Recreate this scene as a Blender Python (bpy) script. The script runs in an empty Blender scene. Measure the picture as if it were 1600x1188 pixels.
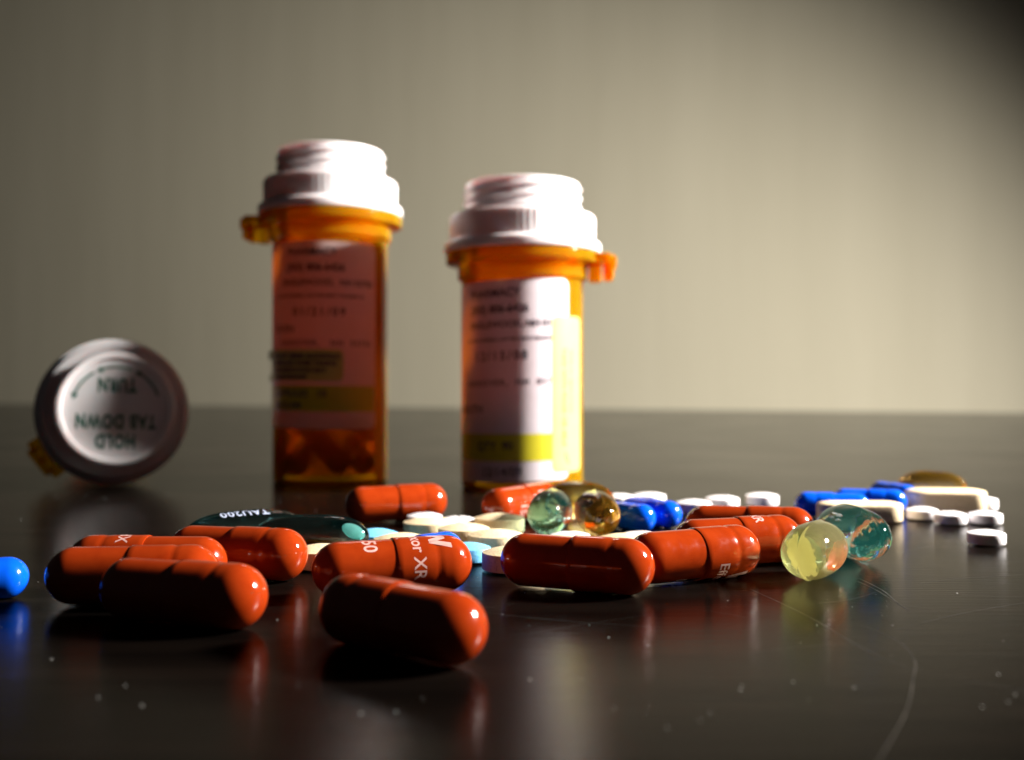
import bpy, bmesh, math, random
from mathutils import Vector, Matrix, Euler
random.seed(7)
S = 0.001                      # everything below is given in millimetres
PI = math.pi
R = math.radians
scn = bpy.context.scene
C = scn.collection

# ------------------------------------------------------------------ camera
cam_d = bpy.data.cameras.new('camera')
cam = bpy.data.objects.new('camera', cam_d); C.objects.link(cam)
cam.location = (0, 0, 28*S)
cam.rotation_euler = (R(90.39), R(0.0), 0)
cam_d.sensor_width = 36; cam_d.lens = 36
cam_d.clip_start = 0.005; cam_d.clip_end = 20
cam_d.dof.use_dof = True
cam_d.dof.focus_distance = 0.147
cam_d.dof.aperture_fstop = 19.5
scn.camera = cam

# ------------------------------------------------------------------ world, lamps, exposure
w = bpy.data.worlds.new('World'); scn.world = w; w.use_nodes = True
bg = w.node_tree.nodes['Background']
bg.inputs[0].default_value = (0.9, 0.95, 1.0, 1); bg.inputs[1].default_value = 0.010

def spot(name, loc, target, power, size, blend, radius, col):
    d = bpy.data.lights.new(name, 'SPOT'); o = bpy.data.objects.new(name, d); C.objects.link(o)
    o.location = loc
    o.rotation_euler = (Vector(target)-Vector(loc)).to_track_quat('-Z', 'Y').to_euler()
    d.energy = power; d.spot_size = R(size); d.spot_blend = blend; d.shadow_soft_size = radius; d.color = col
    return o
spot('desk_lamp', (0.58, 0.249, 0.32), (-0.02, 0.20, 0.0), 54, 52, 0.30, 0.046, (1.0, 0.955, 0.90))
spot('desk_lamp_spill', (0.58, 0.249, 0.32), (-0.561, 1.147, -0.407), 69, 118.3, 0.81, 0.046, (1.0, 0.955, 0.86))

scn.view_settings.view_transform = 'Standard'
scn.view_settings.look = 'None'
scn.view_settings.exposure = 0
scn.view_settings.gamma = 1
scn.cycles.max_bounces = 14
scn.cycles.transparent_max_bounces = 24
scn.cycles.transmission_bounces = 12
scn.cycles.glossy_bounces = 6
scn.cycles.diffuse_bounces = 4
scn.cycles.caustics_reflective = True
scn.cycles.caustics_refractive = True
scn.cycles.blur_glossy = 0.2
scn.cycles.sample_clamp_indirect = 20
scn.cycles.use_denoising = True

# ------------------------------------------------------------------ material helpers
def nmat(name):
    m = bpy.data.materials.new(name); m.use_nodes = True
    nt = m.node_tree; nt.nodes.clear()
    return m, nt
def N(nt, t, **kw):
    n = nt.nodes.new(t)
    for k, v in kw.items(): setattr(n, k, v)
    return n
def pr(nt, base, rough, **inp):
    p = N(nt, 'ShaderNodeBsdfPrincipled')
    p.inputs['Base Color'].default_value = (*base, 1)
    p.inputs['Roughness'].default_value = rough
    for k, v in inp.items():
        p.inputs[k.replace('_', ' ')].default_value = v
    return p
def out(nt, sock):
    o = N(nt, 'ShaderNodeOutputMaterial'); nt.links.new(sock, o.inputs[0]); return o
def noise_col(nt, p, a, b, scale, detail=3, stretch=(1, 1, 1), lo=0.35, hi=0.65):
    tc = N(nt, 'ShaderNodeTexCoord'); mp = N(nt, 'ShaderNodeMapping'); mp.inputs['Scale'].default_value = stretch
    nz = N(nt, 'ShaderNodeTexNoise'); nz.inputs['Scale'].default_value = scale; nz.inputs['Detail'].default_value = detail
    cr = N(nt, 'ShaderNodeValToRGB')
    cr.color_ramp.elements[0].position = lo; cr.color_ramp.elements[1].position = hi
    cr.color_ramp.elements[0].color = (*a, 1); cr.color_ramp.elements[1].color = (*b, 1)
    L = nt.links.new
    L(tc.outputs['Object'], mp.inputs[0]); L(mp.outputs[0], nz.inputs['Vector']); L(nz.outputs['Fac'], cr.inputs[0])
    L(cr.outputs[0], p.inputs['Base Color'])
    return nz
def bump(nt, p, scale, strength, dist, stretch=(1, 1, 1), detail=4):
    tc = N(nt, 'ShaderNodeTexCoord'); mp = N(nt, 'ShaderNodeMapping'); mp.inputs['Scale'].default_value = stretch
    nz = N(nt, 'ShaderNodeTexNoise'); nz.inputs['Scale'].default_value = scale; nz.inputs['Detail'].default_value = detail
    b = N(nt, 'ShaderNodeBump'); b.inputs['Strength'].default_value = strength; b.inputs['Distance'].default_value = dist
    L = nt.links.new
    L(tc.outputs['Object'], mp.inputs[0]); L(mp.outputs[0], nz.inputs['Vector']); L(nz.outputs['Fac'], b.inputs['Height'])
    L(b.outputs[0], p.inputs['Normal'])
    return nz

def m_gelatin(name, base, dark, rough=0.09):
    m, nt = nmat(name); p = pr(nt, base, rough, IOR=1.5)
    noise_col(nt, p, dark, base, 400, 3, lo=0.3, hi=0.6)
    bump(nt, p, 260, 0.18, 0.00014, detail=2)
    tc = N(nt, 'ShaderNodeTexCoord'); rn = N(nt, 'ShaderNodeTexNoise'); rn.inputs['Scale'].default_value = 700; rn.inputs['Detail'].default_value = 5
    rm = N(nt, 'ShaderNodeMapRange'); rm.inputs[1].default_value = 0.35; rm.inputs[2].default_value = 0.75; rm.inputs[3].default_value = rough*0.6; rm.inputs[4].default_value = rough*2.4
    nt.links.new(tc.outputs['Object'], rn.inputs['Vector']); nt.links.new(rn.outputs['Fac'], rm.inputs[0]); nt.links.new(rm.outputs[0], p.inputs['Roughness'])
    out(nt, p.outputs[0]); return m
def m_tablet(name, base, spot_c, rough=0.62, sub=0.12):
    m, nt = nmat(name); p = pr(nt, base, rough)
    p.inputs['Subsurface Weight'].default_value = sub
    p.inputs['Subsurface Radius'].default_value = (1, .8, .6); p.inputs['Subsurface Scale'].default_value = 0.0008
    noise_col(nt, p, spot_c, base, 2600, 3, lo=0.30, hi=0.48)
    bump(nt, p, 2200, 0.55, 0.00012, detail=6)
    out(nt, p.outputs[0]); return m
def m_softgel(name, glass, rough=0.035, ior=1.42, body=0.0, bodycol=(1, 1, 1)):
    m, nt = nmat(name)
    g = N(nt, 'ShaderNodeBsdfGlass'); g.inputs['Color'].default_value = (1, 1, 1, 1)
    g.inputs['Roughness'].default_value = rough; g.inputs['IOR'].default_value = ior
    nzb = N(nt, 'ShaderNodeTexNoise'); nzb.inputs['Scale'].default_value = 420; nzb.inputs['Detail'].default_value = 2
    tc = N(nt, 'ShaderNodeTexCoord'); b = N(nt, 'ShaderNodeBump')
    b.inputs['Strength'].default_value = 0.5; b.inputs['Distance'].default_value = 0.00025
    nt.links.new(tc.outputs['Object'], nzb.inputs['Vector']); nt.links.new(nzb.outputs['Fac'], b.inputs['Height'])
    nt.links.new(b.outputs[0], g.inputs['Normal'])
    tl = N(nt, 'ShaderNodeBsdfTranslucent'); tl.inputs[0].default_value = (*bodycol, 1)
    df = N(nt, 'ShaderNodeBsdfDiffuse'); df.inputs[0].default_value = (*bodycol, 1)
    h = N(nt, 'ShaderNodeMixShader'); h.inputs[0].default_value = 0.35
    nt.links.new(tl.outputs[0], h.inputs[1]); nt.links.new(df.outputs[0], h.inputs[2])
    mx = N(nt, 'ShaderNodeMixShader'); mx.inputs[0].default_value = body
    nt.links.new(g.outputs[0], mx.inputs[1]); nt.links.new(h.outputs[0], mx.inputs[2])
    o = out(nt, mx.outputs[0])
    va = N(nt, 'ShaderNodeVolumeAbsorption'); va.inputs['Color'].default_value = (*glass, 1); va.inputs['Density'].default_value = 110
    nt.links.new(va.outputs[0], o.inputs['Volume'])
    return m
def m_amber(name):
    m, nt = nmat(name); L = nt.links.new
    tr = N(nt, 'ShaderNodeBsdfTransparent'); tr.inputs[0].default_value = (1.0, 0.73, 0.07, 1)
    tl = N(nt, 'ShaderNodeBsdfTranslucent'); tl.inputs[0].default_value = (1.0, 0.46, 0.008, 1)
    df = N(nt, 'ShaderNodeSubsurfaceScattering'); df.inputs[0].default_value = (1.0, 0.36, 0.01, 1)
    df.inputs['Scale'].default_value = 0.006; df.inputs['Radius'].default_value = (1.0, 0.40, 0.03)
    gl = N(nt, 'ShaderNodeBsdfGlossy'); gl.inputs['Roughness'].default_value = 0.09
    a = N(nt, 'ShaderNodeMixShader'); a.inputs[0].default_value = 0.7
    L(tl.outputs[0], a.inputs[1]); L(df.outputs[0], a.inputs[2])
    b = N(nt, 'ShaderNodeMixShader'); b.inputs[0].default_value = 0.33
    L(tr.outputs[0], b.inputs[1]); L(a.outputs[0], b.inputs[2])
    fr = N(nt, 'ShaderNodeFresnel'); fr.inputs[0].default_value = 1.25
    c = N(nt, 'ShaderNodeMixShader'); L(fr.outputs[0], c.inputs[0]); L(b.outputs[0], c.inputs[1]); L(gl.outputs[0], c.inputs[2])
    out(nt, c.outputs[0]); return m
def m_paper(name, col, trans=0.30, rough=0.45):
    m, nt = nmat(name); L = nt.links.new
    p = pr(nt, col, rough)
    nz = noise_col(nt, p, tuple(c*0.93 for c in col), col, 300)
    tl = N(nt, 'ShaderNodeBsdfTranslucent'); tl.inputs[0].default_value = (*col, 1)
    a = N(nt, 'ShaderNodeMixShader'); a.inputs[0].default_value = trans
    L(p.outputs[0], a.inputs[1]); L(tl.outputs[0], a.inputs[2]); out(nt, a.outputs[0]); return m

M = {}
M['red'] = m_gelatin('red_orange_gelatin', (0.30, 0.030, 0.0036), (0.255, 0.023, 0.0028))
M['blue'] = m_gelatin('blue_gelatin', (0.002, 0.095, 0.74), (0.002, 0.07, 0.60))
M['print'] = m_gelatin('pale_pink_ink', (0.60, 0.36, 0.33), (0.52, 0.29, 0.26), 0.3)
M['white_print'] = m_gelatin('white_ink', (0.42, 0.47, 0.62), (0.36, 0.40, 0.55), 0.4)
M['cream'] = m_tablet('cream_tablet', (0.80, 0.63, 0.40), (0.62, 0.44, 0.24))
M['white'] = m_tablet('white_tablet', (0.84, 0.80, 0.82), (0.76, 0.70, 0.74))
M['paleblue'] = m_tablet('pale_blue_tablet', (0.17, 0.52, 0.82), (0.10, 0.40, 0.70))
M['teal'] = m_softgel('teal_softgel', (0.50, 0.90, 0.86), body=0.025, bodycol=(0.16, 0.86, 0.74))
M['darkteal'] = m_softgel('dark_teal_softgel', (0.04, 0.50, 0.54), body=0.006, bodycol=(0.02, 0.55, 0.52))
M['gold'] = m_softgel('golden_softgel', (0.96, 0.76, 0.22), body=0.035, bodycol=(0.85, 0.50, 0.03))
M['yellow'] = m_softgel('yellow_green_softgel', (0.96, 0.94, 0.55), body=0.15, bodycol=(1.0, 0.94, 0.48))
M['amber'] = m_amber('amber_plastic')
M['paper'] = m_paper('label_paper', (0.80, 0.72, 0.78), 0.18)
M['paper_thick'] = m_paper('thick_label_paper', (0.84, 0.72, 0.72), 0.42)
M['yband'] = m_paper('yellow_highlight_print', (0.66, 0.58, 0.02), 0.14)
M['ysticker'] = m_paper('yellow_sticker_paper', (0.66, 0.63, 0.19), 0.2)
m, nt = nmat('label_ink'); p = pr(nt, (0.045, 0.035, 0.05), 0.6); noise_col(nt, p, (0.03, 0.025, 0.035), (0.07, 0.05, 0.08), 500); out(nt, p.outputs[0]); M['ink'] = m
m, nt = nmat('green_ink'); p = pr(nt, (0.006, 0.10, 0.065), 0.5); noise_col(nt, p, (0.004, 0.08, 0.05), (0.01, 0.13, 0.085), 500); out(nt, p.outputs[0]); M['green'] = m
m, nt = nmat('olive_ink'); p = pr(nt, (0.16, 0.15, 0.01), 0.5); noise_col(nt, p, (0.13, 0.12, 0.01), (0.20, 0.19, 0.015), 500); out(nt, p.outputs[0]); M['olive'] = m
# white polypropylene of the caps
m, nt = nmat('white_cap_plastic'); p = pr(nt, (0.80, 0.74, 0.76), 0.34)
p.inputs['Subsurface Weight'].default_value = 0.85; p.inputs['Subsurface Radius'].default_value = (1, .75, .7); p.inputs['Subsurface Scale'].default_value = 0.0022
noise_col(nt, p, (0.78, 0.71, 0.73), (0.82, 0.77, 0.79), 120); bump(nt, p, 500, 0.1, 0.0001)
out(nt, p.outputs[0]); M['cap'] = m
# dark stained table
m, nt = nmat('dark_stained_wood'); L = nt.links.new
p = pr(nt, (0.008, 0.006, 0.005), 0.26, IOR=1.14)
noise_col(nt, p, (0.0016, 0.0012, 0.0010), (0.0056, 0.0037, 0.0028), 26, 8, (0.35, 6, 1), 0.3, 0.72)
tc = N(nt, 'ShaderNodeTexCoord'); mp = N(nt, 'ShaderNodeMapping'); mp.inputs['Scale'].default_value = (0.8, 17, 1)
n1 = N(nt, 'ShaderNodeTexNoise'); n1.inputs['Scale'].default_value = 90; n1.inputs['Detail'].default_value = 6
n2 = N(nt, 'ShaderNodeTexNoise'); n2.inputs['Scale'].default_value = 1500; n2.inputs['Detail'].default_value = 2
L(tc.outputs['Object'], mp.inputs[0]); L(mp.outputs[0], n1.inputs['Vector']); L(tc.outputs['Object'], n2.inputs['Vector'])
b1 = N(nt, 'ShaderNodeBump'); b1.inputs['Strength'].default_value = 0.34; b1.inputs['Distance'].default_value = 0.00012
b2 = N(nt, 'ShaderNodeBump'); b2.inputs['Strength'].default_value = 0.30; b2.inputs['Distance'].default_value = 0.00003
L(n1.outputs['Fac'], b1.inputs['Height']); L(n2.outputs['Fac'], b2.inputs['Height']); L(b1.outputs[0], b2.inputs['Normal']); L(b2.outputs[0], p.inputs['Normal'])
mr = N(nt, 'ShaderNodeMapRange'); mr.inputs[3].default_value = 0.14; mr.inputs[4].default_value = 0.25
n3 = N(nt, 'ShaderNodeTexNoise'); n3.inputs['Scale'].default_value = 18; n3.inputs['Detail'].default_value = 5
L(tc.outputs['Object'], n3.inputs['Vector']); L(n3.outputs['Fac'], mr.inputs[0]); L(mr.outputs[0], p.inputs['Roughness'])
out(nt, p.outputs[0]); M['table'] = m
m, nt = nmat('scratch_in_varnish'); p = pr(nt, (0.16, 0.13, 0.11), 0.5); noise_col(nt, p, (0.01, 0.008, 0.007), (0.06, 0.05, 0.042), 250); out(nt, p.outputs[0]); M['scratch'] = m
m, nt = nmat('dust'); p = pr(nt, (0.7, 0.68, 0.64), 0.8); noise_col(nt, p, (0.5, 0.48, 0.45), (0.8, 0.78, 0.75), 900); out(nt, p.outputs[0]); M['dust'] = m
# painted wall
m, nt = nmat('beige_wall_paint'); p = pr(nt, (0.60, 0.55, 0.43), 0.7)
noise_col(nt, p, (0.57, 0.522, 0.402), (0.62, 0.57, 0.445), 6, 8, (4, 1, 0.35), 0.25, 0.75)
bump(nt, p, 26, 0.35, 0.001, (2.0, 1, 0.5)); out(nt, p.outputs[0]); M['wall'] = m

# ------------------------------------------------------------------ mesh helpers
def link(name, bm, mat, parent=None, smooth=True, sharp=40, loc=None, rot=None):
    me = bpy.data.meshes.new(name); bm.to_mesh(me); bm.free()
    if smooth:
        for pg in me.polygons: pg.use_smooth = True
        if sharp: me.set_sharp_from_angle(angle=R(sharp))
    me.materials.append(mat)
    o = bpy.data.objects.new(name, me); C.objects.link(o)
    if parent: o.parent = parent
    if loc: o.location = loc
    if rot: o.rotation_euler = rot
    return o
def tag(o, label, cat, group=None, kind=None):
    o['label'] = label
    if cat: o['category'] = cat
    if group: o['group'] = group
    if kind: o['kind'] = kind
    return o
def thing(name, loc=(0, 0, 0), rot=(0, 0, 0)):
    o = bpy.data.objects.new(name, None); C.objects.link(o); o.empty_display_size = 0.005
    o.location = Vector(loc)*S; o.rotation_euler = rot
    return o
def copy_tree(o, parent=None):
    c = o.copy(); C.objects.link(c)
    if parent: c.parent = parent
    for ch in list(o.children): copy_tree(ch, c)
    return c
def rounded(pts, rad, n=4):
    """round the inner corners of an open profile; rad = one radius per point (0 = sharp)"""
    res = []
    for i, p in enumerate(pts):
        r = rad[i] if isinstance(rad, (list, tuple)) else rad
        if i in (0, len(pts)-1) or not r: res.append(tuple(p)); continue
        p = Vector(p); a = Vector(pts[i-1]); b = Vector(pts[i+1])
        la, lb = (a-p).length, (b-p).length; r = min(r, la*0.48, lb*0.48)
        pa = p+(a-p)/la*r; pb = p+(b-p)/lb*r
        for k in range(n+1):
            t = k/n; q = pa*(1-t)**2+p*2*t*(1-t)+pb*t*t; res.append(tuple(q))
    return res
def lathe(bm, prof, seg=72, fn=None):
    """profile of (radius, z) in mm turned about z; fn(r, z, angle) may modulate"""
    rings = []
    for (r, z) in prof:
        if r < 1e-5: rings.append([bm.verts.new((0, 0, z*S))]); continue
        ring = []
        for k in range(seg):
            a = 2*PI*k/seg; rr, zz = (r, z) if fn is None else fn(r, z, a)
            ring.append(bm.verts.new((rr*math.cos(a)*S, rr*math.sin(a)*S, zz*S)))
        rings.append(ring)
    for A, B in zip(rings, rings[1:]):
        for k in range(seg):
            k2 = (k+1) % seg
            if len(A) == 1 and len(B) == 1: continue
            if len(A) == 1: bm.faces.new((A[0], B[k2], B[k]))
            elif len(B) == 1: bm.faces.new((A[k], A[k2], B[0]))
            else: bm.faces.new((A[k], A[k2], B[k2], B[k]))
    bmesh.ops.recalc_face_normals(bm, faces=bm.faces[:])
    return bm
def text_mesh(body, size, align='CENTER', bold=0.0, spacing=1.0):
    """flat text as a bmesh in mm, baseline at v = 0"""
    cu = bpy.data.curves.new('t', 'FONT'); cu.body = body; cu.size = size; cu.align_x = align
    cu.offset = bold; cu.resolution_u = 3; cu.space_character = spacing
    o = bpy.data.objects.new('t', cu)
    me = bpy.data.meshes.new_from_object(o)
    bm = bmesh.new(); bm.from_mesh(me)
    bpy.data.objects.remove(o); bpy.data.curves.remove(cu); bpy.data.meshes.remove(me)
    return bm
def slice_u(bm, step, axis=0):
    if not bm.verts: return
    lo = min(v.co[axis] for v in bm.verts); hi = max(v.co[axis] for v in bm.verts)
    n = int((hi-lo)/step)
    for k in range(1, n+1):
        co = Vector((0, 0, 0)); co[axis] = lo+k*step; no = Vector((0, 0, 0)); no[axis] = 1
        bmesh.ops.bisect_plane(bm, geom=bm.verts[:]+bm.edges[:]+bm.faces[:], dist=1e-6, plane_co=co, plane_no=no)
def join(bms):
    res = bmesh.new()
    for b in bms:
        me = bpy.data.meshes.new('j'); b.to_mesh(me); b.free(); res.from_mesh(me); bpy.data.meshes.remove(me)
    return res
def shift(bm, u, v, rot=0):
    bm.transform(Matrix.Translation((u, v, 0)) @ Matrix.Rotation(rot, 4, 'Z')); return bm
def rect(u0, v0, u1, v1, r=0.0, n=5):
    bm = bmesh.new(); pts = []
    if r <= 0: pts = [(u0, v0), (u1, v0), (u1, v1), (u0, v1)]
    else:
        for cx, cy, a0 in ((u1-r, v0+r, -90), (u1-r, v1-r, 0), (u0+r, v1-r, 90), (u0+r, v0+r, 180)):
            for k in range(n+1):
                a = R(a0+90*k/n); pts.append((cx+r*math.cos(a), cy+r*math.sin(a)))
    bm.faces.new([bm.verts.new((x, y, 0)) for x, y in pts]); return bm

# ------------------------------------------------------------------ setting: table and wall
bm = bmesh.new()
far_l, far_r = Vector((-1500, 1990)), Vector((1300, 775))     # where table meets wall
v = [(-1500, -260), (1300, -260), tuple(far_r), tuple(far_l)]
top = [bm.verts.new((x*S, y*S, 0)) for x, y in v]; bot = [bm.verts.new((x*S, y*S, -30*S)) for x, y in v]
bm.faces.new(top); bm.faces.new(bot[::-1])
for k in range(4): bm.faces.new((top[k], bot[k], bot[(k+1) % 4], top[(k+1) % 4]))
bmesh.ops.recalc_face_normals(bm, faces=bm.faces[:])
table = tag(link('table', bm, M['table'], smooth=False), 'dark brown stained wooden table top with a satin varnish under all the pills', 'table')
bm = bmesh.new()
d = (far_r-far_l).normalized(); nrm = Vector((-d.y, d.x))
a0 = far_l-d*700+nrm*2; a1 = far_r+d*700+nrm*2; b0 = a0+nrm*100; b1 = a1+nrm*100
lo = [bm.verts.new((q.x*S, q.y*S, -0.8)) for q in (a0, a1, b1, b0)]; hi = [bm.verts.new((q.x*S, q.y*S, 1.8)) for q in (a0, a1, b1, b0)]
bm.faces.new(lo[::-1]); bm.faces.new(hi)
for k in range(4): bm.faces.new((lo[k], lo[(k+1) % 4], hi[(k+1) % 4], hi[k]))
bmesh.ops.recalc_face_normals(bm, faces=bm.faces[:])
tag(link('wall', bm, M['wall'], smooth=False), 'plain beige painted wall behind the table', None, kind='structure')

# scratches: hairline ribbons lying in the varnish
def scratch(pts, wd):
    bm = bmesh.new(); P = [Vector(q) for q in pts]; prev = None; n = 14*(len(P)-1)
    for k in range(n+1):
        t = k/n*(len(P)-1); i = min(int(t), len(P)-2); f = t-i
        p0 = P[max(i-1, 0)]; p1 = P[i]; p2 = P[i+1]; p3 = P[min(i+2, len(P)-1)]
        q = 0.5*((2*p1)+(p2-p0)*f+(2*p0-5*p1+4*p2-p3)*f*f+(3*p1-p0-3*p2+p3)*f**3)
        tg = (p2-p1).normalized(); nn = Vector((-tg.y, tg.x))
        hw = wd*0.5*(0.25+0.75*math.sin(PI*min(max(k/n, .02), .98)))*random.uniform(.6, 1.1)
        cur = (bm.verts.new(((q.x+nn.x*hw)*S, (q.y+nn.y*hw)*S, 0.02*S)), bm.verts.new(((q.x-nn.x*hw)*S, (q.y-nn.y*hw)*S, 0.02*S)))
        if prev: bm.faces.new((prev[0], prev[1], cur[1], cur[0]))
        prev = cur
    return link('scratch', bm, M['scratch'], table, smooth=False)
scratch([(41, 121), (42.5, 113), (41.2, 105), (38.5, 98.5), (34.1, 88.7), (27.4, 76.8), (24, 71)], 0.13)
scratch([(33, 142), (36, 126), (38, 107), (41, 100)], 0.10)
scratch([(50.8, 150), (51, 141), (50, 133), (49.5, 128)], 0.16)
scratch([(49.8, 148), (50.2, 140), (49.6, 130)], 0.09)
scratch([(44, 118), (56, 127), (72, 136)], 0.11)
scratch([(58, 146), (66, 150), (80, 154)], 0.08)
scratch([(42, 99), (48, 94), (57, 87)], 0.08)
scratch([(62, 118), (70, 122), (84, 127)], 0.08)
for k in range(34):      # worn area on the right: many faint hairlines
    x, y = random.uniform(-25, 95), random.uniform(92, 215); a = random.uniform(-.9, 1.1); l = random.uniform(6, 26); c = random.uniform(-.12, .12)
    scratch([(x-l*math.cos(a)/2, y-l*math.sin(a)/2), (x-c*l*math.sin(a), y+c*l*math.cos(a)), (x+l*math.cos(a)/2, y+l*math.sin(a)/2)], random.uniform(.03, .06))
# dust specks
bm = bmesh.new()
for (x, y, r) in ((31.5, 112, .16), (21.5, 96, .20), (26.5, 91.5, .2), (17, 88, .22), (12.7, 84, .26), (41, 89.5, .3), (44, 91, .24), (33.5, 122, .1), (35, 117, .13),
                  (52, 125, .14), (49, 138, .12), (60, 112, .18), (-8, 92, .14), (2, 120, .12), (-20, 96, .16), (5, 108, .14)):
    bmesh.ops.create_icosphere(bm, subdivisions=1, radius=r*S*0.24, matrix=Matrix.Translation((x*S, y*S, r*0.4*S)) @ Matrix.Diagonal((random.uniform(.8, 1.7), 1, .6, 1)))
for k in range(150):
    y = random.uniform(85, 330); x = random.uniform(-0.5, 0.5)*y; r = random.uniform(.035, .085)
    bmesh.ops.create_icosphere(bm, subdivisions=1, radius=r*S, matrix=Matrix.Translation((x*S, y*S, r*0.5*S)) @ Matrix.Diagonal((random.uniform(.7, 1.8), 1, .6, 1)))
o = link('dust', bm, M['dust'], table); o['kind'] = 'stuff'

# ------------------------------------------------------------------ hard capsules
def shell(x0, x1, r, dome_at, groove=None, lip=0.0):
    """half shell along local x between seam x0 and dome end x1; returns profile (radius, axial)"""
    pr_ = []
    sgn = 1 if x1 > x0 else -1
    c = x1-sgn*r*0.97
    if lip:
        pr_ += [(r-lip, x0), (r-lip*0.25, x0), (r, x0+sgn*0.10)]
    else: pr_ += [(r, x0)]
    for k in range(1, 9):
        x = x0+(c-x0)*k/9; pr_.append((r, x))
    if groove:
        pr_ = [q for q in pr_ if abs(q[1]-groove) > 0.7] + [(r, groove-sgn*0.7), (r-0.05, groove-sgn*0.35), (r-0.09, groove), (r-0.05, groove+sgn*0.35), (r, groove+sgn*0.7)]
        pr_ = pr_[:1 if not lip else 3]+sorted(pr_[1 if not lip else 3:], key=lambda q: sgn*q[1])
    pr_.append((r, c))
    for k in range(1, 15):
        a = PI/2*k/14; pr_.append((r*math.cos(a) if k < 14 else 0, c+sgn*r*0.97*math.sin(a)))
    return pr_
def axis_x(bm):
    bm.transform(Matrix.Rotation(PI/2, 4, 'Y')); return bm      # z axis -> +x
def wrap_capsule(bm, x0, r):
    """reading direction runs round the shell, letter tops point to +x"""
    slice_u(bm, 0.35)
    for v in bm.verts:
        u, t = v.co.x, v.co.y; ph = u/r
        v.co = Vector(((x0+t)*S, -r*math.sin(ph)*S, r*math.cos(ph)*S))
    return bm
def logo():
    """the W emblem printed on the cap: two slanted bars meeting in a V, twice"""
    bms = []
    for (a, b) in (((-1.9, 3.0), (-0.95, 0)), ((-0.95, 0), (0, 2.4)), ((0, 2.4), (0.95, 0)), ((0.95, 0), (1.9, 3.0))):
        bm = bmesh.new(); wd = 0.42
        bm.faces.new([bm.verts.new((x, y, 0)) for x, y in ((a[0]-wd, a[1]), (a[0]+wd, a[1]), (b[0]+wd, b[1]), (b[0]-wd, b[1]))]); bms.append(bm)
    return join(bms)
def make_capsule(name, r, L, col, printed):
    t = thing(name)
    half = L/2; seam = -0.2
    cap = link('capsule_cap', axis_x(lathe(bmesh.new(), shell(seam, half, r, 0, half-r-1.7, 0.22), 64)), M[col], t, sharp=50)
    body = link('capsule_body', axis_x(lathe(bmesh.new(), shell(seam+1.5, -half, r-0.17, 0), 64)), M[col], t, sharp=50)
    if printed:
        a = wrap_capsule(text_mesh('Effexor XR', 2.35, bold=0.03), seam+2.2, r+0.012)
        b = wrap_capsule(shift(logo(), -1.2, 0), seam+4.6, r+0.012)
        link('print', join([a, b]), M['print'], cap, smooth=False)
        c = wrap_capsule(shift(text_mesh('150', 2.6, bold=0.04), -0.9, 0), seam-4.3, r-0.17+0.012)
        link('print', c, M['print'], body, smooth=False)
    return t
RR, RL = 3.82, 21.9
cap0 = make_capsule('red_capsule', RR, RL, 'red', True)
BR, BL = 2.72, 15.6
M['shaded_red'] = m_gelatin('shaded_red_gelatin', (0.020, 0.003, 0.002), (0.014, 0.002, 0.0015))  # red gelatin darkened: silhouette shade behind the amber put into its colour
drk0 = make_capsule('shaded_red_capsule', RR, RL, 'shaded_red', False)
blu0 = make_capsule('blue_capsule', BR, BL, 'blue', False)
used = set()
def place_capsule(proto, r, L, anchor, toward, cap_at_anchor, roll, label, group, z=None, pitch=0.0, cat='capsule', parentless=True):
    """anchor / toward: plan positions of the two dome centres; anchor is kept, length is the capsule's own"""
    a = Vector(anchor); b = Vector(toward); d = (a-b).normalized(); half = L/2-r
    c = a-d*half
    ax = d if cap_at_anchor else -d
    yaw = math.atan2(ax.y, ax.x)
    if proto.name in used: o = copy_tree(proto)
    else: o = proto; used.add(proto.name)
    o.location = (c.x*S, c.y*S, (r if z is None else z)*S)
    o.rotation_euler = (Matrix.Rotation(yaw, 3, 'Z') @ Matrix.Rotation(pitch, 3, 'Y') @ Matrix.Rotation(roll, 3, 'X')).to_euler()
    tag(o, label, cat, group)
    return o
GR = 'red-orange capsules scattered on the table'
red = [
 ((-6.2, 103), (-19.2, 113.5), False, 2.4, 'nearest red-orange capsule, slantwise alone in the front centre'),
 ((-32.1, 118.5), (-46.5, 123.5), True, -1.9, 'front one of the three side-by-side red capsules on the left, near side in deep shade'),
 ((-41.6, 132.5), (-55, 131.6), True, -1.9, 'middle one of the three parallel red-orange capsules at the left'),
 ((-43, 140.8), (-56.8, 141), False, -1.2, 'rear one of the three parallel red capsules at the left, white XR print on top'),
 ((-9.3, 140.8), (-23.7, 135.5), True, 0.55, 'red-orange capsule with XR lettering and white emblem facing the camera, behind the nearest capsule'),
 ((-33.3, 148), (-46, 151.6), True, -1.9, 'red capsule lying directly in front of the dark teal softgels'),
 ((15.4, 138), (3.2, 143.0), True, -1.75, 'dark sided red capsule in the centre touching the slanted capsule to its right'),
 ((32.8, 151.5), (20.0, 145.2), True, 3.2, 'brightly lit red-orange capsule pointing away right, letters E f f low on its cap'),
 ((42.3, 163.2), (26.5, 158.4), True, -0.75, 'red capsule with an X printed on top, behind the brightly lit slanted one'),
 ((47.6, 174.2), (34, 178), True, -1.9, 'red-orange capsule nearest the two blue capsules on the right, partly hidden'),
 ((-17.6, 217), (-31.5, 211), True, -1.5, 'red capsule lying at the foot of the taller pill bottle'),
 ((-2.5, 208.5), (6.5, 219.5), False, 2.2, 'red capsule pointing away at the foot of the shorter pill bottle'),
]
for a, b, ca, roll, lab in red: place_capsule(cap0, RR, RL, a, b, ca, roll, lab, GR)
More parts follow.
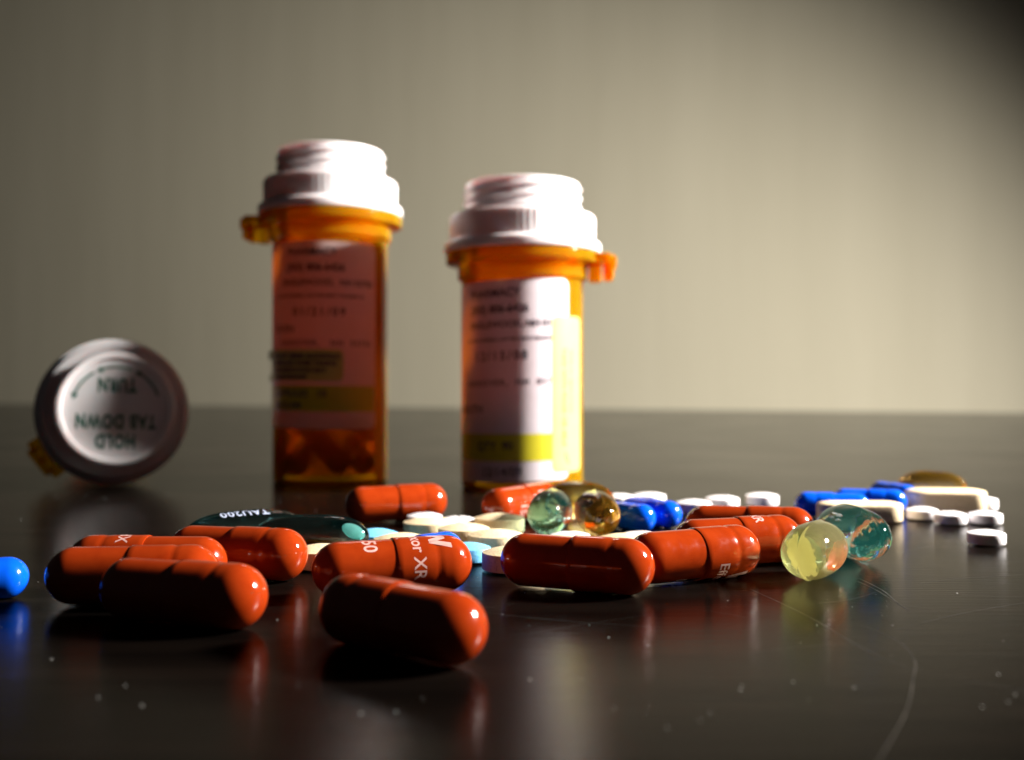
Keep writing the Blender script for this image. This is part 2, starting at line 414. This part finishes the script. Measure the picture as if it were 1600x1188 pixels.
blue = [
 ((-67.0, 136), (-74, 133.5), 'blue capsule at the far left, cut off by the edge of the view', True),
 ((25, 197.5), (18.5, 206.5), 'blue capsule beside the golden softgel, left one of a pair seen end on', True),
 ((31, 203.5), (24, 213), 'blue capsule seen end on, right one of the pair beside the golden softgel', True),
 ((52.5, 190.5), (41, 195.5), 'blue capsule lying just behind the hindmost red capsules', True),
 ((73.5, 219), (62, 220.5), 'left blue capsule of the row behind the teal softgel on the right', False),
 ((84.2, 226), (72, 230), 'middle blue capsule of the row at the right, behind the cream caplet', True),
 ((91.0, 237), (89, 247), 'blue capsule seen end on beside the far cream caplet', True),
 ((-10.4, 160), (-21, 149.8), 'dark blue capsule peeping over the lettered red capsule', True),
]
for i, (a, b, lab, ca) in enumerate(blue):
    place_capsule(blu0, BR, BL, a, b, ca, random.uniform(0, 6), lab, 'blue capsules among the pills')

# ------------------------------------------------------------------ tablets
def tablet_bm(r, h, dome, score=False, seg=64):
    e = 0.22
    pts = [(0, 0)]
    n = 10
    zt = h; prof = []
    for k in range(n+1):                       # underside dome, flipped
        t = k/n; rr = (r-e)*t; prof.append((rr, 0.3*(t**2.0)))
    prof += [(r-e*0.3, 0.3+e*0.15), (r, 0.3+e)]
    prof += [(r, zt-dome-e), (r-e*0.3, zt-dome-e*0.15)]
    for k in range(n, -1, -1):
        t = k/n; rr = (r-e)*t; prof.append((rr, zt-dome*(t**2.0)))
    bm = lathe(bmesh.new(), prof, seg)
    if score:
        for v in bm.verts:
            if v.co.z > (zt-dome)*S-1e-7:
                v.co.z -= 0.16*S*math.exp(-(v.co.x/S/0.32)**2)
    return bm
def tablet(name, r, h, dome, mat, x, y, label, cat, group, z=0, tilt=(0, 0), yaw=0, score=False, share={}):
    key = (r, h, dome, mat, score)
    if key not in share: 
        o = link(name, tablet_bm(r, h, dome, score), M[mat], sharp=35); share[key] = o.data
    else:
        o = bpy.data.objects.new(name, share[key]); C.objects.link(o)
    o.location = (x*S, y*S, z*S); o.rotation_euler = (tilt[0], tilt[1], yaw)
    tag(o, label, cat, group); return o
WG = 'small round white tablets'
white = [
 (84.2, 182, 'white scored tablet lying alone nearest the camera at the far right', 0.3),
 (96.8, 209.5, 'white tablet at the far right, directly behind the lone foremost one', 0.9),
 (89.4, 209.0, 'white tablet second from the right end of the far right row', 0.2),
 (86.6, 216.4, 'white tablet between the cream caplets at the right, left end of the row', 1.2),
 (106.8, 234, 'white tablet half hidden behind the end of the far cream caplet', 0.4),
 (-17.6, 206.4, 'white tablet behind the big cream tablet, below the far red capsule', 0.5),
 (-10.6, 200.8, 'white tablet touching the right side of the big cream tablet', 0.1),
 (25, 240, 'white tablet behind the golden softgel, left end of the far row', 0.7),
 (32.6, 243, 'white tablet in the far row standing behind the pair of blue capsules', 0.2),
 (40.4, 227.5, 'brightest white tablet of the far row, right of the pair of blue capsules', 1.4),
 (48.4, 236, 'white tablet in the far row above the middle red capsule', 0.2),
 (59, 242, 'white tablet in the far row above the hindmost blue and red capsules', 0.2),
 (22.5, 179.8, 'white tablet between the golden softgel and the red capsules in the centre', 0.6),
 (10.2, 179.6, 'white tablet under the shine of the teal softgel in the centre', 0.2),
]
for x, y, lab, yaw in white:
    far = y > 220
    tablet('white_tablet', 3.8 if far else (3.2 if x > 80 else 3.5), 3.0 if far else 2.7, 0.55, 'white', x, y, lab, 'tablet', WG, yaw=yaw, score=True)
CG = 'round cream tablets'
cream = [
 (-15.4, 191.4, 4.9, 'large cream tablet in front of the white ones, its left side shaded'),
 (-2.4, 197.2, 4.8, 'cream tablet under the far red capsule that points away'),
 (-2.8, 175, 4.8, 'cream tablet behind the pale blue one, between the lettered and the central red capsules'),
 (0.2, 156.4, 4.8, 'nearest cream tablet, grainy edged, left of the central red capsule'),
 (-8.6, 183, 4.6, 'flat cream tablet showing as a strip between two larger cream tablets'),
 (-18.4, 170.5, 4.6, 'cream tablet in front of the pale blue one next to the dark softgel'),
 (-29.4, 158.6, 4.4, 'cream tablet showing below the dark teal softgel'),
 (18.6, 170, 4.6, 'cream tablet behind the central red capsule where the two red ones meet'),
]
for x, y, r, lab in cream: tablet('cream_tablet', r, 3.7, 0.8, 'cream', x, y, lab, 'tablet', CG, yaw=random.uniform(0, 3))
tablet('pale_blue_tablet', 3.6, 3.1, 0.7, 'paleblue', -7.0, 164.2, 'pale blue tablet between the lettered red capsule and the nearest cream tablet', 'tablet', 'pale blue tablets')
tablet('pale_blue_tablet', 4.2, 3.3, 0.9, 'paleblue', -23.8, 179, 'pale blue tablet right of the dark teal softgel', 'tablet', 'pale blue tablets')

def caplet(L, wd, h, x, y, yaw, label):
    """oblong tablet: stadium outline, domed top and bottom"""
    bm = bmesh.new(); out_ = []; r = wd/2; hl = L/2-r
    def ring(inset, z):
        vs = []; rr = r-inset
        for k in range(17): a = -PI/2+PI*k/16; vs.append(bm.verts.new(((hl+rr*math.cos(a))*S, rr*math.sin(a)*S, z*S)))
        for k in range(17): a = PI/2+PI*k/16; vs.append(bm.verts.new(((-hl+rr*math.cos(a))*S, rr*math.sin(a)*S, z*S)))
        return vs
    dm = h*0.13
    levels = [(r*0.92, 0), (r*.6, .03), (r*.3, .09), (0.35, .2), (0.08, .35), (0, .5), (0, h-dm-.35), (0.08, h-dm-.1), (0.35, h-dm*.8), (r*.3, h-dm*.45), (r*.6, h-dm*.15), (r*.92, h)]
    rings = [ring(*q) for q in levels]
    for A, B in zip(rings, rings[1:]):
        for k in range(34): bm.faces.new((A[k], A[(k+1) % 34], B[(k+1) % 34], B[k]))
    bm.faces.new(rings[0][::-1]); bm.faces.new(rings[-1])
    bmesh.ops.recalc_face_normals(bm, faces=bm.faces[:])
    o = link('cream_caplet', bm, M['cream'], sharp=35, loc=(x*S, y*S, 0), rot=(0, 0, yaw))
    tag(o, label, 'caplet', 'oblong cream caplets')
caplet(17.5, 7.2, 4.3, 72.2, 213.0, R(-1), 'oblong cream caplet directly behind the teal softgel on the right')
caplet(17.5, 7.6, 5.4, 96.8, 229.0, R(-5), 'oblong cream caplet at the far right under the gold softgel, behind the white tablets')

# ------------------------------------------------------------------ softgels
def softgel(name, mat, near, far, r, label, flat=1.0, L=None, z=0, pw=2.5, seam_roll=0.0):
    a = Vector(near); b = Vector(far); d = (b-a); Lx = (d.length+2*r) if L is None else L
    c = (a+b)/2; yaw = math.atan2(d.y, d.x)
    prof = []
    n = 30
    for k in range(n+1):
        t = math.cos(PI*k/n)            # 1 .. -1
        rr = r*max(0.0, 1-abs(t)**pw)**0.5
        prof.append((rr if 0 < k < n else 0, t*Lx/2))
    def fn(rr, zz, an):
        q = min(abs(math.sin((an-seam_roll))), 1)
        k = math.exp(-(q/0.05)**2)*0.20
        return rr+k*rr/r, zz
    bm = axis_x(lathe(bmesh.new(), prof, 96, fn))
    if flat != 1: bm.transform(Matrix.Diagonal((1, 1, flat, 1)))
    o = link(name, bm, M[mat], sharp=0, loc=(c.x*S, c.y*S, (r*flat+0.12+z)*S), rot=(0, 0, yaw))
    tag(o, label, 'softgel', 'see-through gel capsules'); return o
softgel('gel_capsule', 'yellow', (42.1, 146.5), (46.3, 152.8), 4.1, 'glowing yellow-green softgel nearest the camera at the right')
softgel('gel_capsule', 'teal', (56.2, 162), (54.6, 171.6), 4.25, 'clear teal softgel touching the yellow-green one at the right')
softgel('gel_capsule', 'teal', (6.6, 190.2), (8.0, 199), 4.2, 'clear teal softgel in the centre beside a golden one')
softgel('gel_capsule', 'gold', (16.4, 189), (15.6, 199), 4.1, 'golden brown softgel in the centre between teal softgel and blue capsules')
softgel('gel_capsule', 'gold', (17.5, 213), (10, 215.5), 4.0, 'golden softgel behind the central teal one, at the foot of the shorter bottle')
softgel('gel_capsule', 'gold', (108.5, 253), (100.5, 257), 3.4, 'golden olive softgel lying farthest back at the right')
g2 = softgel('gel_capsule', 'darkteal', (-26.8, 168.4), (-39.2, 168.6), 3.35, 'front one of the two dark teal softgels, bright oval at its right end', pw=3.2)
g1 = softgel('gel_capsule', 'darkteal', (-40, 180), (-51.5, 171), 3.3, 'dark teal softgel with upside-down white lettering along its top', pw=3.0)
bm = text_mesh('TAU200', 2.3, bold=0.02, spacing=1.12)
slice_u(bm, 0.4, 1); slice_u(bm, 0.5, 0)
d = Vector((11.5, 9, 0)).normalized()      # reading direction runs from right to left with the tops towards the camera
for v in bm.verts:
    u, t = v.co.x, v.co.y
    Lx = (Vector((-40, 180))-Vector((-51.5, 171))).length+6.6
    rr = 3.3*max(0.0, 1-abs(2*(u+0.5)/Lx)**3.0)**0.5+0.10
    ph = (t+0.35)/3.3
    v.co = Vector(((u+0.5)*S, rr*math.sin(ph)*S, rr*math.cos(ph)*S))
link('print', bm, M['white_print'], g1, smooth=False)

bm = bmesh.new(); bmesh.ops.create_uvsphere(bm, u_segments=32, v_segments=20, radius=1)  # pale ellipsoid stands for lamplight gathered in the softgel's right end
M['light_oval'] = m_softgel('pale_teal_light_oval', (0.6, 0.95, 0.92), body=0.75, bodycol=(0.42, 0.93, 0.88))
lit_oval = link('light_oval', bm, M['light_oval'], sharp=0)
lit_oval.matrix_world = Matrix.Translation(Vector((-25.9, 167.3, 4.35))*S) @ Matrix.Rotation(R(22), 4, 'Y') @ Matrix.Diagonal((1.95*S, 1.0*S, 1.05*S, 1))
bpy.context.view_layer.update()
mw = lit_oval.matrix_world.copy(); lit_oval.parent = g2; lit_oval.matrix_parent_inverse = g2.matrix_world.inverted(); lit_oval.matrix_world = mw

# ------------------------------------------------------------------ pill bottles
def wrap_cyl(bm, r, slope=0.0, z0=0.0, step=1.2):
    slice_u(bm, step)
    for v in bm.verts:
        u, t = v.co.x, v.co.y; a = u/r
        v.co = Vector((r*math.sin(a)*S, -r*math.cos(a)*S, (t+z0+slope*u)*S))
    return bm
def make_cap():
    """child-resistant reversible cap: flange, ribbed skirt, threaded neck, recessed printed disc"""
    prof = rounded([(0, 17.2), (13.7, 17.2), (13.7, 9.3), (17.4, 9.3), (17.4, 0), (20.6, 0), (20.6, 2.6), (19.0, 3.1), (19.0, 10.3), (15.0, 10.9), (15.0, 19.3), (13.6, 19.3), (13.6, 18.3), (0, 18.55)],
                   [0, .5, .3, .5, .2, .5, .8, .5, 1.0, .8, .5, .3, .3, 0], 5)
    full = []
    for i, (a, b) in enumerate(zip(prof, prof[1:])):       # refine tall spans for threads
        full.append(a)
        if abs(a[0]-15.0) < .05 and abs(b[0]-15.0) < .05:
            for k in range(1, 30): full.append((15.0, a[1]+(b[1]-a[1])*k/30))
    full.append(prof[-1])
    def fn(r, z, a):
        if 3.4 < z < 9.9 and r > 18.6: r += 0.11*(1 if math.sin(a*76+.4) > 0 else -1)*min(1, (z-3.4)/.4, (9.9-z)/.4)
        if abs(r-15.0) < .05 and 11.3 < z < 18.6:
            ph = ((z-11.3)/2.6-a/(2*PI)) % 1.0
            k = max(0, 1-abs(ph-.5)/.28); r += 0.55*min(1, k*1.6)*min(1, (z-11.3)/.5, (18.6-z)/.5)
        return r, z
    bm = lathe(bmesh.new(), full, 304, fn); bm.transform(Matrix.Diagonal((1.065, 1.065, 1, 1))); return bm
cap_mesh = None
def cap_print():
    parts = []
    for s, y in (('HOLD', 7.6), ('TAB DOWN', 1.9), ('TURN', -8.6)):
        tb = text_mesh(s, 5.5, bold=0.20, spacing=1.16); tb.transform(Matrix.Diagonal((0.65, 1, 1, 1)))
        parts.append(shift(tb, 0, y))
    for k, (a0, a1) in enumerate(((200, 238), (250, 290), (302, 340))):   # three arrows round the TURN side
        bm = bmesh.new(); r0 = 11.9; prev = None
        n = 12
        for i in range(n+1):
            a = R(a0+(a1-a0)*i/n); w_ = 0.30
            cur = [bm.verts.new(((r0+s*w_)*math.cos(a), (r0+s*w_)*math.sin(a), 0)) for s in (-1, 1)]
            if prev: bm.faces.new((prev[0], prev[1], cur[1], cur[0]))
            prev = cur
        a = R(a1)
        tip = R(a1+9)
        bm.faces.new([bm.verts.new(q) for q in (((r0-.95)*math.cos(a), (r0-.95)*math.sin(a), 0), ((r0+.95)*math.cos(a), (r0+.95)*math.sin(a), 0), (r0*math.cos(tip), r0*math.sin(tip), 0))])
        parts.append(bm)
    bm = join(parts)
    for v in bm.verts:
        r = math.hypot(v.co.x, v.co.y); v.co = Vector((v.co.x*S, v.co.y*S, (18.55-0.25*(r/13.6)+0.03)*S))
    bmesh.ops.recalc_face_normals(bm, faces=bm.faces[:])
    return bm
def tab_bm(ang, zt):
    """grip tab that sticks out of the rim, with a stepped underside and three ribs"""
    bm = bmesh.new()
    def box(x0, x1, y0, y1, z0, z1):
        m_ = Matrix.Translation(((x0+x1)/2*S, (y0+y1)/2*S, (z0+z1)/2*S)) @ Matrix.Diagonal(((x1-x0)*S, (y1-y0)*S, (z1-z0)*S, 1))
        g = bmesh.ops.create_cube(bm, size=1, matrix=m_); return g
    box(19.4, 23.8, -6.5, 6.5, zt-2.9, zt-0.5)
    box(23.4, 25.3, -4.6, 4.6, zt-4.4, zt-0.9)
    box(17.6, 21.2, -3.2, 3.2, zt-8.0, zt-2.8)
    for y in (-4, 0, 4): box(21.8, 24.6, y-.6, y+.6, zt-7.4, zt-2.7)
    bmesh.ops.bevel(bm, geom=bm.edges[:], offset=0.35*S, segments=2, affect='EDGES')
    bm.transform(Matrix.Rotation(ang, 4, 'Z') @ Matrix.Translation((0.9*S, 0, 0))); return bm
def make_bottle(H, name, tab_ang, label, group, rb=17.0):
    """H = height of the amber vial, its cap sits on top of it"""
    global cap_mesh
    t = thing(name)
    prof = rounded([(0, 0.9), (14.6, 0.9), (15.0, 0), (rb, 0), (rb, H-8), (rb+1.1, H-7.4), (rb+1.1, H-3.6), (21.4, H-3.2), (21.4, H-0.15), (16.0, H-0.15), (16.0, 2.2), (0, 2.2)],
                   [0, .4, .3, .9, .6, .4, .4, .6, .4, .3, 1.2, 0], 4)
    vial = link('vial', lathe(bmesh.new(), prof, 96), M['amber'], t, sharp=45)
    link('grip_tab', tab_bm(tab_ang, H), M['amber'], vial, sharp=40)
    if cap_mesh is None:
        c = link('cap', make_cap(), M['cap'], t, sharp=35, loc=(0, 0, H*S)); cap_mesh = c.data
        pm = link('print', cap_print(), M['green'], c, smooth=False); make_bottle.pm = pm.data
    else:
        c = bpy.data.objects.new('cap', cap_mesh); C.objects.link(c); c.parent = t; c.location = (0, 0, H*S)
        pm = bpy.data.objects.new('print', make_bottle.pm); C.objects.link(pm); pm.parent = c
    tag(t, label, 'pill bottle', group)
    return t, c
def label_on(t, u0, u1, v0, v1, slope, mat='paper', name='paper_label', r=17.06, rad=2.2, parent=None, z_off=0, bands=(), thick=0.0):
    bm = wrap_cyl(rect(u0, v0, u1, v1, rad), r, slope)
    return link(name, bm, M[mat], parent or t)
def lines(parent, r, slope, rows, mat='ink', name='print'):
    """rows of printed text: (text, size, u of left edge, v, bold)"""
    bms = []
    for s, size, u, v, b, *sp in rows:
        bms.append(shift(text_mesh(s, size, 'LEFT', bold=b, spacing=sp[0] if sp else 1.0), u, v))
    bm = join(bms)
    return link(name, wrap_cyl(bm, r, slope, step=1.5), M[mat], parent, smooth=False)

BG = 'amber pill bottles with white caps'
# taller bottle, left
A, capA = make_bottle(79.2, 'pill_bottle', R(180), 'taller standing amber pill bottle with its tab to the left and dark capsules inside', BG)
capA.scale = (0.975, 0.975, 1)
A.location = (-54.6*S, 308*S, 0)
rotA = math.atan2(-55.2, 311)      # the printed label is turned a little
sl = -0.012
la = label_on(A, -36, 17.6, 16.0, 69.5, sl, mat='paper_thick')
bm = wrap_cyl(rect(-35.6, 21.0, 17.3, 28.4), 17.10, sl); link('yellow_band', bm, M['yband'], la)
lines(la, 17.13, sl, [
 ('PHARMACY', 2.9, -10.5, 65.6, .08), ('(303) 806-6426', 2.9, -11, 61.2, .10), ('ENGLEWOOD,  NH 03750', 2.5, -12.5, 57.0, .07),
 ('CAUTION FEDERAL LAW PROHIBITS TRANSFER OF', 1.25, -15.5, 53.6, .05),
 ('01/21/09', 3.3, -8.5, 48.4, .08, 1.35), ('SEVEN', 3.0, -16.5, 43.6, .05), ('HANOVER,   NH  03755', 2.3, -13.5, 39.8, .05, 1.25),
 ('MOUTH', 2.9, -22, 35.0, .05), ('CAPSULES   10', 2.9, -16.5, 25.2, .06), ('01/21/09', 2.9, -16, 21.6, .08)])
st = link('caution_sticker', wrap_cyl(rect(-24, 29.6, 6.8, 39.4-.6, 1.6), 17.16, sl), M['ysticker'], A)
st['label'] = 'olive yellow caution sticker with dark lettering, its left edge curling off'
lines(st, 17.19, sl, [('DO NOT DRINK ALCOHOLIC', 1.75, -17.5, 36.2, .12), ('BEVERAGES WHEN TAKING', 1.75, -17, 34.2, .1), ('THIS MEDICATION MAY', 1.75, -17, 32.2, .1), ('CAUSE DROWSY', 1.75, -17, 30.2, .12)])
# curled corners of that sticker standing off the silhouette
bm = bmesh.new()
for z0, z1, k in ((36.2, 38.8, 1.0), (29.6, 31.6, .8)):
    prev = None
    for i in range(7):
        a = R(-78-3*i); rr = 17.2+k*2.0*(i/6)**1.5
        cur = [bm.verts.new((rr*math.sin(a)*S, -rr*math.cos(a)*S, z*S)) for z in (z0, z1)]
        if prev: bm.faces.new((prev[0], prev[1], cur[1], cur[0]))
        prev = cur
link('curled_edge', bm, M['olive'], st)
# shorter bottle, right of it
B, _ = make_bottle(65.2, 'pill_bottle', R(-4), 'shorter standing amber pill bottle in the middle with its tab to the right', BG)
B.location = (2.9*S, 287*S, 0)
sl = 0.035
lb = label_on(B, -39, 13.6, 3.0, 56.6, sl)
link('yellow_band', wrap_cyl(rect(-38.6, 8.4, 13.3, 15.6), 17.10, sl-.02), M['yband'], lb)
lines(lb, 17.13, sl, [
 ('PHARMACY', 3.0, -16.5, 52.2, .08), ('(303) 806-6426', 2.9, -16.5, 48.0, .10), ('ENGLEWOOD, NH 03750', 2.5, -16.5, 44.0, .07),
 ('CAUTION FEDERAL LAW PROHIBITS TRANSFER', 1.25, -18, 40.4, .05),
 ('12/15/08', 3.3, -14.5, 35.4, .08, 1.35), ('HANOVER,  NH  03755', 2.3, -17.5, 28.6, .06, 1.25), ('MOUTH', 3.0, -22.5, 21.5, .06),
 ('QTY  90', 3.0, -13.5, 11.6, .08), ('12/14/09', 3.3, -12, 4.6, .06)])
sv = link('caution_sticker', wrap_cyl(rect(8.2, 5.2, 19.6, 47.0, 1.8), 17.18, 0), M['ysticker'], B)
sv['label'] = 'bright yellow upright sticker on the lit right side'
bm = join([shift(text_mesh('TAKE WITH FOOD OR MILK', 2.1, 'LEFT', bold=.09), 11.4, 38.5, -PI/2), shift(text_mesh('FINISH ALL MEDICATION', 1.5, 'LEFT', bold=.02), 14.2, 38.0, -PI/2)])
link('print', wrap_cyl(bm, 17.21, 0), M['olive'], sv, smooth=False)
bm = bmesh.new()      # small green leaf-like mark at the foot of the sticker
bm.faces.new([bm.verts.new((x, y, 0)) for x, y in ((12.4, 11.0), (13.3, 10.0), (14.4, 7.2), (13.1, 7.6), (12.2, 9.2))])
link('print', wrap_cyl(bm, 17.21, 0), M['green'], sv, smooth=False)
# lying bottle at the far left, cap towards the camera
Cb, capc = make_bottle(65.2, 'pill_bottle', R(38), 'amber pill bottle lying on its side at the left, printed cap facing the camera', BG)
yaw = R(24); tilt = R(4.2)
axis = Vector((math.sin(yaw), -math.cos(yaw), math.sin(tilt))).normalized()
zc = 20.9
capbase = Vector((-114.5, 294, zc))
rotm = axis.to_track_quat('Z', 'Y')        # local z along the axis, local y up
Cb.rotation_mode = 'QUATERNION'; Cb.rotation_quaternion = rotm @ Euler((0, 0, R(178))).to_quaternion()
Cb.scale = (0.945,)*3
Cb.location = (capbase-axis*65.2*0.945)*S
lc = label_on(Cb, -26, 26, 5, 56, 0)

# capsules inside the bottles
IG = 'dark capsules inside the taller bottle'
def place3d(proto, r, L, a, b, label, group):
    a = Vector(a); b = Vector(b); d = (b-a).normalized(); c = a+d*(L/2-r)
    o = copy_tree(proto) if proto.name in used else proto
    used.add(proto.name)
    o.location = c*S; o.rotation_euler = d.to_track_quat('X', 'Z').to_euler(); tag(o, label, 'capsule', group)
ax, ay = -54.6, 308
for a, b, lab in (((-7.8, -9.4, 6.1), (-6.6, 3.4, 9.5), 'red capsule darkened to a silhouette inside the taller bottle, its round end low at the left'),
                  ((4.0, -10.2, 6.5), (-5.0, -6.5, 15.8), 'red capsule darkened to a silhouette leaning slantwise in the middle of the taller bottle'),
                  ((10.6, -6.6, 6.2), (6.8, 6.0, 9.8), 'red capsule darkened to a silhouette inside the taller bottle, its round end low at the right'),
                  ((12.0, -1.5, 15.2), (1.0, 6.5, 20.5), 'red capsule darkened to a silhouette inside the taller bottle, dipping from behind the label at the right'),
                  ((-8.0, -2.5, 21.5), (4.5, 2.5, 28.5), 'uppermost red capsule darkened to a silhouette inside the taller bottle, behind the label')):
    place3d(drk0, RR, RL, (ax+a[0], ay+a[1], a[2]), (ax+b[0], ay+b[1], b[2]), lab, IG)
axb = Vector((2.9, 287))  # unseen heap, added so the lower label of this bottle falls dark
inb = [((-6, -6), (6, -6), 6.1, 0), ((-6, 2), (6, 2), 6.1, 0), ((-5, 10), (5, 10), 6.1, 0), ((-4, -7), (-4, 7), 13.2, 0), ((5, -7), (5, 7), 13.2, 0),
       ((-6, -6.5), (6, -6.5), 20.4, 0), ((-6, 3), (6, 3), 20.4, 0)]
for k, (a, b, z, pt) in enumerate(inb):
    place_capsule(drk0, RR, RL, axb+Vector(b)*1.17, axb+Vector(a)*1.17, True, random.uniform(0, 6), 'unseen dark red capsule in a heap added to darken the label of the shorter bottle', 'unseen dark red capsules added inside the shorter bottle', z=z, pitch=pt)
